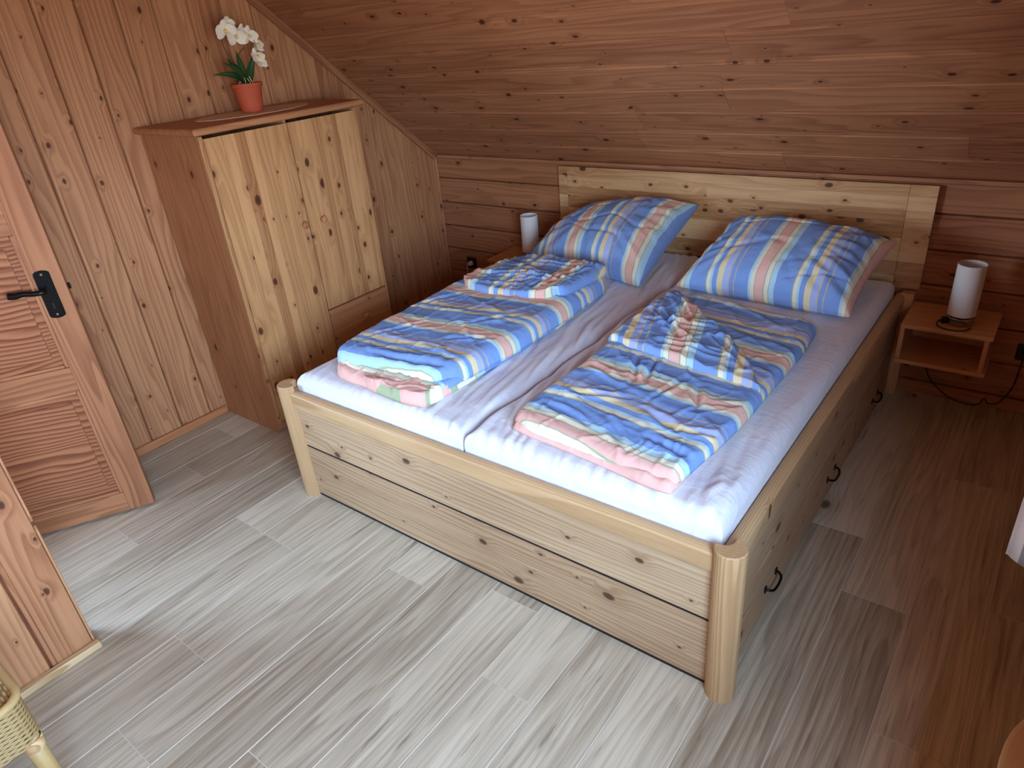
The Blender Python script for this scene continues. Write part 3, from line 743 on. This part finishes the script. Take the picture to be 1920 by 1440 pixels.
# ------------------------------------------------------------------ pillows
def pillow(c00, c10, c11, c01, H, uphase, seed, label):
    """corners: front left, front right, back right, back left; stripes run from front to back"""
    c00, c10, c11, c01 = [Vector(c) for c in (c00, c10, c11, c01)]
    wid = .80
    def fn(s_, t_, top):
        # pinched outline with pointed corners
        ps = s_*(1-.075*(1-t_*t_)*abs(s_)**3*1.0); pt_ = t_*(1-.085*(1-s_*s_)*abs(t_)**3)
        a, b = (ps+1)/2, (pt_+1)/2
        p = c00*(1-a)*(1-b)+c10*a*(1-b)+c11*a*b+c01*(1-a)*b
        du = ((c10-c00)*(1-b)+(c11-c01)*b).normalized(); dv = ((c01-c00)*(1-a)+(c11-c10)*a).normalized()
        n_ = du.cross(dv).normalized()
        ed = (max(0, 1-abs(s_)**2.6)*max(0, 1-abs(t_)**2.6))
        h = H*ed**.48
        wr_ = 0
        if ed > 0:
            x, y = s_*.4, t_*.4
            wq = noise.noise(Vector((x*4, y*4, seed)))
            # creases that radiate from the corners and edges
            ang = math.atan2(y, x); rr = math.hypot(s_, t_)
            wr_ += .016*sst(.35, 1.0, rr)*noise.noise(Vector((ang*6, rr*.8+wq, seed+4)))*min(1, ed*5)
            wr_ += .014*max(0, ridged(x*6+y*3+wq*.7, y*2.4-x*2, seed+9)-.55)*min(1, ed*4)
            wr_ += .012*noise.noise(Vector((x*3.3, y*3.3, seed+2)))*min(1, ed*3)
            wr_ -= .010*max(0, ridged(x*2.1-y*3.5, y*3.1+x*1.3+wq, seed+15)-.75)*min(1, ed*4)*3
        if top: q = p+n_*(h*.62+wr_)
        else: q = p-n_*(h*.38)
        q.z = max(q.z, ZM+.012+.010*(1 if top else 0)); q.y = min(q.y, 2.128)
        return q
    me = padgrid(110, 110, fn, 'pillow', 'stripe', lambda s_, t_, top: (s_*.43+uphase+.006*math.sin(t_*3+seed), t_*wid/2))
    return tag(link('pillow', me), label, 'pillow', 'striped pillows')
pillow((.045, 1.60, .63), (.83, 1.435, .624), (.835, 2.085, .860), (.10, 2.10, .725), .27, .106, 1.3, 'striped pillow slumped at the headboard on the wardrobe side of the bed')
pillow((.975, 1.515, .625), (1.765, 1.462, .625), (1.81, 1.95, .800), (1.05, 2.06, .795), .26, .015, 5.2, 'striped pillow propped on the headboard on the window side of the bed')

# ------------------------------------------------------------------ duvets
def duvet_part(name, par, outline, z0, thick, seed, uvf, nx=70, ny=90, wr=1., rim=.05, zfun=None, creases=()):
    """outline(s,t in 0..1) -> x,y ; puffy slab with rounded rim and creases"""
    def fn(s_, t_, top):
        a, b = (s_+1)/2, (t_+1)/2
        x, y = outline(a, b)
        base = z0+(zfun(x, y) if zfun else 0)
        if not top: return (x, y, base)
        # distance to the rim in metres, approximately
        ex = min(a, 1-a)*.62; ey = min(b, 1-b)*1.2
        e = 1
        for d_ in (ex, ey):
            q = min(1, d_/rim); e *= math.sqrt(max(0, 1-(1-q)**2))
        z_ = thick*(.22+.78*e)
        wq = noise.noise(Vector((x*2.2, y*2.2, seed)))
        w_ = 0
        w_ += .026*max(0, ridged(x*3.0+wq*1.2, y*4.5+x*1.5, seed+3)-.74)
        w_ += .020*max(0, ridged(x*8+y*5+wq*1.5, y*5-x*4, seed+7)-.76)
        w_ += .018*max(0, ridged(x*4-y*9+wq*2, y*3+x*9, seed+13)-.8)
        w_ += .007*noise.noise(Vector((x*5, y*5, seed+1)))
        w_ += .0025*noise.noise(Vector((x*16, y*16, seed+5)))
        for (p, q, dep, wd_) in creases:
            p, q = Vector(p), Vector(q); d = q-p; L2 = d.length_squared
            u = max(0, min(1, ((x-p.x)*d.x+(y-p.y)*d.y)/L2))
            cx_, cy_ = p.x+d.x*u, p.y+d.y*u
            ds = math.hypot(x-cx_, y-cy_)+.012*noise.noise(Vector((x*8, y*8, seed)))
            k_ = math.sin(PI*min(1, max(0, .1+.8*u)))
            w_ += k_*(-dep*math.exp(-(ds/wd_)**2)+dep*.7*math.exp(-((ds-2.2*wd_)/wd_)**2))
        return (x, y, base+z_+w_*wr*(.35+.65*e))
    me = padgrid(nx, ny, fn, name, 'stripe', lambda s_, t_, top: uvf(*outline((s_+1)/2, (t_+1)/2), top))
    return link(name, me, None, par)
def quad(fl, fr, br, bl, bow=(0, 0, 0, 0), wob=.012, seed=0, corner=.0):
    fl, fr, br, bl = [Vector((*c, 0)) for c in (fl, fr, br, bl)]
    def o(a, b):
        p = fl*(1-a)*(1-b)+fr*a*(1-b)+br*a*b+bl*(1-a)*b
        ux = ((fr-fl)*(1-b)+(br-bl)*b).normalized(); uy = ((bl-fl)*(1-a)+(br-fr)*a).normalized()
        k = 4*b*(1-b); m_ = 4*a*(1-a)
        p = p+ux*(k*(bow[1]*a-bow[3]*(1-a)))+uy*(m_*(bow[2]*b-bow[0]*(1-b)))
        # round the corners a little
        ca, cb = abs(2*a-1), abs(2*b-1); q = corner*(ca*cb)**6
        p = p-ux*math.copysign(q, a-.5)-uy*math.copysign(q, b-.5)
        n_ = Vector((noise.noise(Vector((p.x*4, p.y*4, seed))), noise.noise(Vector((p.x*4, p.y*4, seed+7))), 0))*wob*max(ca, cb)**2
        p = p+n_
        return p.x, p.y
    return o
ZD = ZM+.016
dl = thing('duvet', 'thickly folded striped duvet with bunched foot end on the wardrobe side', 'duvet', (.4, .8, ZD), 'folded striped duvets')
footL = lambda x, y: y-(.105+(x-.1)*.06)
footR = lambda x, y: y-(.140-(x-1.035)*.098)
# lower folded layers peep out at the foot and along the inner side
duvet_part('lower_fold', dl, quad((.14, .095), (.70, .078), (.715, 1.36), (.08, 1.36), (.02, .01, 0, .0), .02, 2, .03), ZD, .036, 11, lambda x, y, top: (.018+.25*footL(x, y)+.02*noise.noise(Vector((x*9, y*9, 1))), x), 110, 130, 1.6, .03)
duvet_part('middle_fold', dl, quad((.125, .120), (.705, .120), (.715, 1.37), (.06, 1.36), (.015, .01, 0, .0), .02, 5, .03), ZD+.020, .034, 17, lambda x, y, top: (footL(x, y)*1.0+.43*.1, x), 80, 110, 1.4, .03)
duvet_part('top_layer', dl, quad((.10, .105), (.715, .150), (.728, 1.41), (.02, 1.34), (-.02, .010, .02, .010), .012, 9, .05), ZD+.016, .078, 23, lambda x, y, top: (footL(x, y)*1.08+.012*math.sin(x*8)+.035, x), 120, 190, .8, .06,
           creases=[((.18, .30), (.30, .52), .008, .009), ((.10, .62), (.22, .86), .007, .009), ((.45, .55), (.62, .75), .006, .010), ((.30, .19), (.68, .23), .014, .014), ((.42, .30), (.66, .30), .008, .012), ((.5, .42), (.66, .52), .006, .01)])
duvet_part('turned_flap', dl, quad((.075, .93), (.69, .965), (.690, 1.425), (.13, 1.375), (.03, .012, .02, .0), .02, 14, .05), ZD+.080, .042, 31, lambda x, y, top: (x*1.0+y*.16+.14, y), 110, 100, 1.25, .04, zfun=lambda x, y: .014*sst(.5, .7, x),
           creases=[((.18, 1.05), (.5, 1.18), .010, .010), ((.3, .98), (.62, 1.26), .010, .010), ((.25, 1.28), (.6, 1.34), .009, .01), ((.35, 1.10), (.66, 1.12), .008, .009), ((.5, 1.0), (.66, 1.36), .012, .012)])
# turned over roll at the foot end
duvet_part('rolled_hem', dl, quad((.36, .080), (.690, .066), (.715, .170), (.36, .150), (.012, 0, 0, 0), .010, 21, .01), ZD+.004, .046, 37, lambda x, y, top: (.012+.2*footL(x, y)+.35*max(0, x-.58), x), 70, 24, 1.5, .03)
dr_ = thing('duvet', 'flat folded striped duvet with a turned corner on the window side', 'duvet', (1.37, .75, ZD), 'folded striped duvets')
duvet_part('lower_fold', dr_, quad((1.045, .118), (1.660, .056), (1.700, 1.30), (1.08, 1.38), (.0, .0, .0, 0), .014, 42, .01), ZD, .024, 43, lambda x, y, top: (.012+.1*footR(x, y), x), 90, 130, 1.0, .02)
duvet_part('top_layer', dr_, quad((1.035, .140), (1.668, .078), (1.700, 1.305), (1.075, 1.39), (.01, .015, .0, .01), .016, 47, .012), ZD+.016, .040, 49, lambda x, y, top: (footR(x, y)*1.06+.010*math.sin(x*9)+.004, x), 130, 210, .8, .035,
           creases=[((1.20, .72), (1.30, .50), .012, .010), ((1.28, .72), (1.33, .52), .011, .009), ((1.5, .58), (1.56, .44), .012, .012), ((1.15, .35), (1.34, .40), .012, .010), ((1.42, .36), (1.56, .30), .013, .012),
                    ((1.50, .22), (1.66, .18), .014, .012), ((1.1, .25), (1.3, .20), .010, .01), ((1.35, .25), (1.48, .12), .010, .010), ((1.25, .5), (1.10, .56), .010, .010), ((1.44, .62), (1.40, .40), .008, .010), ((1.56, .30), (1.69, .33), .012, .010)])
def tri(a, b):
    # turned corner: head inner corner folded across towards the outer side
    P0, P1, P2, P3 = Vector((1.040, .775)), Vector((1.700, .640)), Vector((1.560, .860)), Vector((1.045, 1.365))
    p = P0*(1-a)*(1-b)+P1*a*(1-b)+P2*a*b+P3*(1-a)*b
    p = p+Vector((noise.noise(Vector((p.x*5, p.y*5, 2))), noise.noise(Vector((p.x*5, p.y*5, 9)))))*.012
    return p.x, p.y
duvet_part('turned_corner', dr_, tri, ZD+.050, .034, 53, lambda x, y, top: (x*.96+y*.28+.245, y), 110, 90, 1.2, .035,
           creases=[((1.12, .95), (1.35, 1.0), .011, .010), ((1.08, 1.1), (1.3, .86), .011, .010), ((1.25, .8), (1.5, .78), .010, .010), ((1.4, .95), (1.6, .74), .010, .010), ((1.1, 1.25), (1.28, 1.0), .010, .010)])

# ------------------------------------------------------------------ nightstands, lamps, sockets and cables
def nightstand(x0, x1, label):
    y0, y1, zt_, zl = 1.815, 2.118, .486, .300
    t = thing('nightstand', label, 'nightstand', ((x0+x1)/2, (y0+y1)/2, zl), 'hanging nightstands')
    inner = x1 if x1 < .5 else x0; outer = x0 if x1 < .5 else x1; s_ = 1 if outer > inner else -1
    box('top', (x0, y0, zt_-.018), (x1, y1, zt_), 'night', t, 'x', .003)
    box('shelf', (x0, y0, zl), (x1, y1, zl+.018), 'night', t, 'x', .003)
    a, b = sorted((outer-s_*.030, outer-s_*.012)); box('side', (a, y0+.012, zl+.018), (b, y1, zt_-.018), 'night', t, 'z', .001)
    a, b = sorted((inner, inner+s_*.018)); box('side', (a, y0+.012, zl+.018), (b, y1, zt_-.018), 'night', t, 'z', .001)
    box('back', (x0+.018 if s_ > 0 else x0+.03, y1-.012, zl+.018), (x1-.03 if s_ > 0 else x1-.018, y1-.004, zt_-.018), 'night', t, 'x', 0)
    return t
nightstand(1.902, 2.248, 'small open wooden nightstand hung on the window side of the bed')
nightstand(-.448, -.102, 'small open wooden nightstand hung on the wardrobe side of the bed')
def lamp(x, y, label):
    zt_ = .4865; t = thing('table_lamp', label, 'lamp', (x, y, zt_), 'bedside lamps')
    B = Vector((x, y, zt_))
    lathe('base', [(0, 0), (.050, 0), (.0515, .003), (.0515, .031), (.049, .034), (.012, .035), (.010, .046), (0, .046)], 'chrome', t, B, 40)
    lathe('shade', [(.0525, .043), (.0535, .043), (.0535, .266), (.0518, .266), (.0518, .043), (.0525, .043)], 'shade', t, B, 48)
    lathe('socket', [(0, .046), (.017, .046), (.017, .085), (.012, .09), (0, .09)], 'whiteplastic', t, B, 20)
    lathe('bulb', [(.010, .09), (.018, .105), (.022, .125), (.020, .142), (.010, .155), (0, .158)], 'shade', t, B, 20)
    box('spider', (x-.0525, y-.002, zt_+.060), (x+.0525, y+.002, zt_+.063), 'chrome', t, 'x', 0)
    return t
L1 = lamp(2.108, 1.925, 'white cylinder lamp with black cord on the window side nightstand')
L2 = lamp(-.198, 1.955, 'white cylinder lamp on the wardrobe side nightstand')
zt_ = .4865
cp = [(2.055, 1.925, zt_+.012), (2.030, 1.895, zt_+.006), (2.040, 1.845, zt_+.004), (2.085, 1.822, zt_+.004), (2.135, 1.835, zt_+.004), (2.155, 1.875, zt_+.004)]
tube('cord', spline(cp, 8), .0028, 'blackplastic', L1, 8)
lathe('cord_switch', [(0, 0), (.010, 0), (.012, .004), (.012, .024), (.008, .028), (0, .028)], 'blackplastic', L1, (2.052, 1.902, zt_), 16)
tag(tube('power_cable', spline([(1.99, 2.135, .31), (1.985, 2.13, .22), (2.03, 2.125, .10), (2.12, 2.12, .028), (2.20, 2.115, .012), (2.245, 2.12, .02), (2.262, 2.13, .05), (2.28, 2.13, .03), (2.32, 2.13, .045), (2.355, 2.14, .13), (2.362, 2.142, .23), (2.368, 2.15, .285)], 8), .0032, 'blackplastic', None, 8),
    'black cable hanging from the nightstand to the wall socket', 'cable')
def socket(x, z, label, plug):
    t = thing('wall_socket', label, 'socket', (x, YK, z))
    link('cover', boxmesh('cover', .080, .080, .014, .006, 3), 'blackplastic', t, frame((x, YK-.0065, z), (1, 0, 0), (0, 0, 1), (0, -1, 0)))
    fr_ = frame((x, YK-.0135, z), (1, 0, 0), (0, 0, 1), (0, -1, 0))
    lathe('insert', [(.023, 0), (.025, .003), (.022, .003), (.020, -.006), (0, -.006)], 'blackplastic', t, (0, 0, 0), 28, mw=fr_)
    if plug: lathe('plug', [(0, .030), (.012, .028), (.016, .018), (.0185, .002), (.0185, -.004), (0, -.004)], plug, t, (0, 0, 0), 24, mw=fr_)
    return t
socket(-.892, .298, 'black wall socket with a white plug on the knee wall near the corner', 'whiteplastic')
socket(2.372, .298, 'black wall socket with a black plug on the knee wall by the nightstand', 'blackplastic')
tag(tube('power_cable', spline([(-.892, YK-.046, .296), (-.892, YK-.06, .285), (-.893, YK-.062, .22), (-.900, YK-.05, .165), (-.945, YK-.04, .14), (-.985, YK-.035, .105), (-.988, YK-.03, .05), (-.93, YK-.03, .008), (-.7, YK-.04, .006), (-.45, YK-.045, .006)], 8), .0032, 'whiteplastic', None, 8),
    'white cable hanging from the corner wall socket', 'cable')

# ------------------------------------------------------------------ curtain by the window
ct = thing('curtain', 'white curtain with grey stripes hanging by the gable window', 'curtain', (2.44, .09, .74))
v, f, uv = [], [], []; zc0, zc1 = .735, 2.02; nz_ = 16
zig = spline([(2.402, .078, 0), (2.412, .060, 0), (2.435, .053, 0), (2.462, .056, 0), (2.484, .075, 0), (2.470, .095, 0), (2.440, .092, 0), (2.425, .105, 0), (2.440, .125, 0), (2.478, .122, 0), (2.486, .140, 0)], 8)
n = len(zig)-1
for j in range(nz_+1):
    z_ = zc0+(zc1-zc0)*j/nz_; u_ = 0
    for i, p in enumerate(zig):
        if i: u_ += (p-zig[i-1]).length
        v.append((p.x, p.y+.004*math.sin(j*.7+i*.3), z_+(.006*math.sin(i*.16) if j == 0 else 0))); uv.append((u_*1.5, z_))
nn = len(v)
v += [(x, y-.0015, z_) for x, y, z_ in v]; uv += uv
for j in range(nz_):
    for i in range(n):
        a = j*(n+1)+i; f.append((a, a+1, a+n+2, a+n+1)); f.append((nn+a, nn+a+n+1, nn+a+n+2, nn+a+1))
for i in range(n): f.append((i, nn+i, nn+i+1, i+1))
for j in range(nz_): f.append((j*(n+1), (j+1)*(n+1), nn+(j+1)*(n+1), nn+j*(n+1))); a = j*(n+1)+n; f.append((a, nn+a, nn+a+n+1, a+n+1))
me = bpy.data.meshes.new('drape'); me.from_pydata(v, [], f); l = me.uv_layers.new(name='UVMap')
for lp in me.loops: l.data[lp.index].uv = uv[lp.vertex_index]
me.polygons.foreach_set('use_smooth', [True]*len(me.polygons)); me.update()
link('drape', me, 'curtain', ct)
rod = thing('curtain_rod', 'wooden curtain rod above the gable window', 'curtain rod', (2.438, -1.2, 2.045))
link('rod', tube(None, [(0, 0, 0), (0, 0, 1)], .011, None)[0] and pyd('rod', *tube(None, [(-1.35, 0, 0), (1.45, 0, 0)], .011, None, None, 14), True), 'rail', rod, frame((2.438, -1.2, 2.045), (0, 1, 0), (-1, 0, 0), (0, 0, 1)))
for y in (.16, -2.45):
    box('bracket', (2.438, y-.012, 2.030), (XR+.001, y+.012, 2.060), 'rail', rod, 'x', .003)

# low shelf board under the window, its end rounded off
def shelfboard():
    x0, x1, ya, yb, r, zt2 = 2.478, XR-.002, -1.60, .02, .13, .45
    pts = [(x1, ya), (x1, yb)]
    for k in range(13):
        a = PI/2+PI/2*k/12; pts.append((x0+r+math.cos(a)*r, yb-.22+math.sin(a)*.22))
    pts += [(x0, ya)]
    n = len(pts); v, f = [], []
    for ins, z_ in ((.004, zt2-.028), (0, zt2-.023), (0, zt2-.006), (.002, zt2-.002), (.007, zt2)):
        for x, y in pts: v.append((min(x1, x+ins*(1 if x < x1-.01 else 0)), y-(ins if y > -.2 else 0), z_))
    f = [tuple(range(n)), tuple(range(4*n, 5*n))]
    for j in range(4): f += [(j*n+i, j*n+(i+1) % n, (j+1)*n+(i+1) % n, (j+1)*n+i) for i in range(n)]
    t = thing('wall_shelf', 'low pale wooden wall shelf with a rounded end below the window', 'shelf', (2.56, -.8, zt2-.03))
    mw = frame((2.55, -.8, zt2), (0, 1, 0), (-1, 0, 0), (0, 0, 1)); inv = mw.inverted()
    link('shelf_board', pyd('shelf_board', [inv @ Vector(p) for p in v], f), 'sill', t, mw)
    for y in (-.35, -1.35):
        box('bracket', (x0+.02, y-.011, zt2-.05), (x1, y+.011, zt2-.028), 'sill', t, 'x', .003); box('bracket', (x1-.022, y-.011, zt2-.16), (x1, y+.011, zt2-.05), 'sill', t, 'z', .003)
shelfboard()

# ------------------------------------------------------------------ wicker chair at the lower left
CX, CY = .595, -1.305         # outer front corner leg
ch = thing('wicker_chair', 'wicker chair with cane legs beside the partition', 'chair', (CX-.24, CY-.24, 0))
sx_, sy_ = .46, .46
legs = [(CX, CY), (CX, CY-sy_), (CX-sx_, CY), (CX-sx_, CY-sy_)]
def pole(name, a, b, r, par, mat='cane'):
    a, b = Vector(a), Vector(b); ex = (b-a).normalized(); ey = ex.orthogonal().normalized(); ez = ex.cross(ey); L = (b-a).length
    vv, ff = tube(None, [(0, 0, 0), (L*.33, 0, 0), (L*.66, 0, 0), (L, 0, 0)], r, None, None, 16)
    return link(name, pyd(name, vv, ff, True), mat, par, frame(a, ex, ey, ez))
for i, (x, y) in enumerate(legs):
    ox = .008 if i < 2 else -.03; oy = .004 if i % 2 == 0 else -.03
    lg = pole('leg', (x+ox, y+oy, 0), (x, y, .342 if i < 2 else .47), .0215, ch)
    lathe('binding', [(.024, 0), (.026, .004), (.026, .030), (.024, .034)], 'baselight', lg, (x+ox*.3, y+oy*.3, .306), 20)
def rr_outline(z_, ins, amp, ph, n=220):
    pts = []; r = .05
    hx, hy = sx_/2+.03-ins, sy_/2+.03-ins; cx, cy = CX-sx_/2, CY-sy_/2
    cor = [(hx-r, hy-r, 0), (-hx+r, hy-r, PI/2), (-hx+r, -hy+r, PI), (hx-r, -hy+r, 3*PI/2)]
    raw = []
    for x, y, a0 in cor:
        for k in range(9):
            a = a0+PI/2*k/8; raw.append(Vector((cx+x+r*math.cos(a), cy+y+r*math.sin(a), z_)))
    # resample evenly
    raw.append(raw[0]); d = [0]
    for a, b in zip(raw, raw[1:]): d.append(d[-1]+(b-a).length)
    out = []; j = 0
    for k in range(n):
        t = d[-1]*k/n
        while d[j+1] < t: j += 1
        p = raw[j].lerp(raw[j+1], (t-d[j])/(d[j+1]-d[j])); nrm = Vector((p.x-cx, p.y-cy, 0)).normalized()
        out.append(p+nrm*amp*math.cos(PI*k/2+ph))
    return out
v, f = [], []
for i in range(21):
    vv, ff = tube(None, rr_outline(.338+i*.0063, .005, .0028, PI*(i % 2)), .0034, None, None, 5, True)
    b = len(v); v += vv; f += [tuple(q+b for q in g) for g in ff]
ap = link('woven_apron', pyd('woven_apron', v, f, True), 'wicker', ch); ap['kind'] = 'stuff'
tube('seat_rim', rr_outline(.474, .003, 0, 0, 80), .011, 'cane', ch, 10, True)
v, f = [], []
for i in range(56):
    y = CY+.015-i*.0088
    vv, ff = tube(None, [(CX-sx_-.01+.48*k/60, y, .470+.003*math.cos(PI*k/2+PI*i)) for k in range(61)], .0042, None, None, 5)
    b = len(v); v += vv; f += [tuple(q+b for q in g) for g in ff]
st_ = link('woven_seat', pyd('woven_seat', v, f, True), 'wicker', ch); st_['kind'] = 'stuff'
# backrest on the partition side
for y in (CY, CY-sy_): pole('back_post', (CX-sx_, y, .47), (CX-sx_-.06, y, .92), .017, ch)
pole('back_rail', (CX-sx_-.06, CY+.03, .92), (CX-sx_-.06, CY-sy_-.03, .92), .019, ch)
v, f = [], []
for i in range(40):
    t = i/40; z_ = .51+.39*t; x = CX-sx_-.06*(z_-.47)/.45
    vv, ff = tube(None, [(x+.003*math.cos(PI*k/2+PI*i), CY-sy_*k/48, z_) for k in range(49)], .0045, None, None, 5)
    b = len(v); v += vv; f += [tuple(q+b for q in g) for g in ff]
bk_ = link('woven_back', pyd('woven_back', v, f, True), 'wicker', ch); bk_['kind'] = 'stuff'
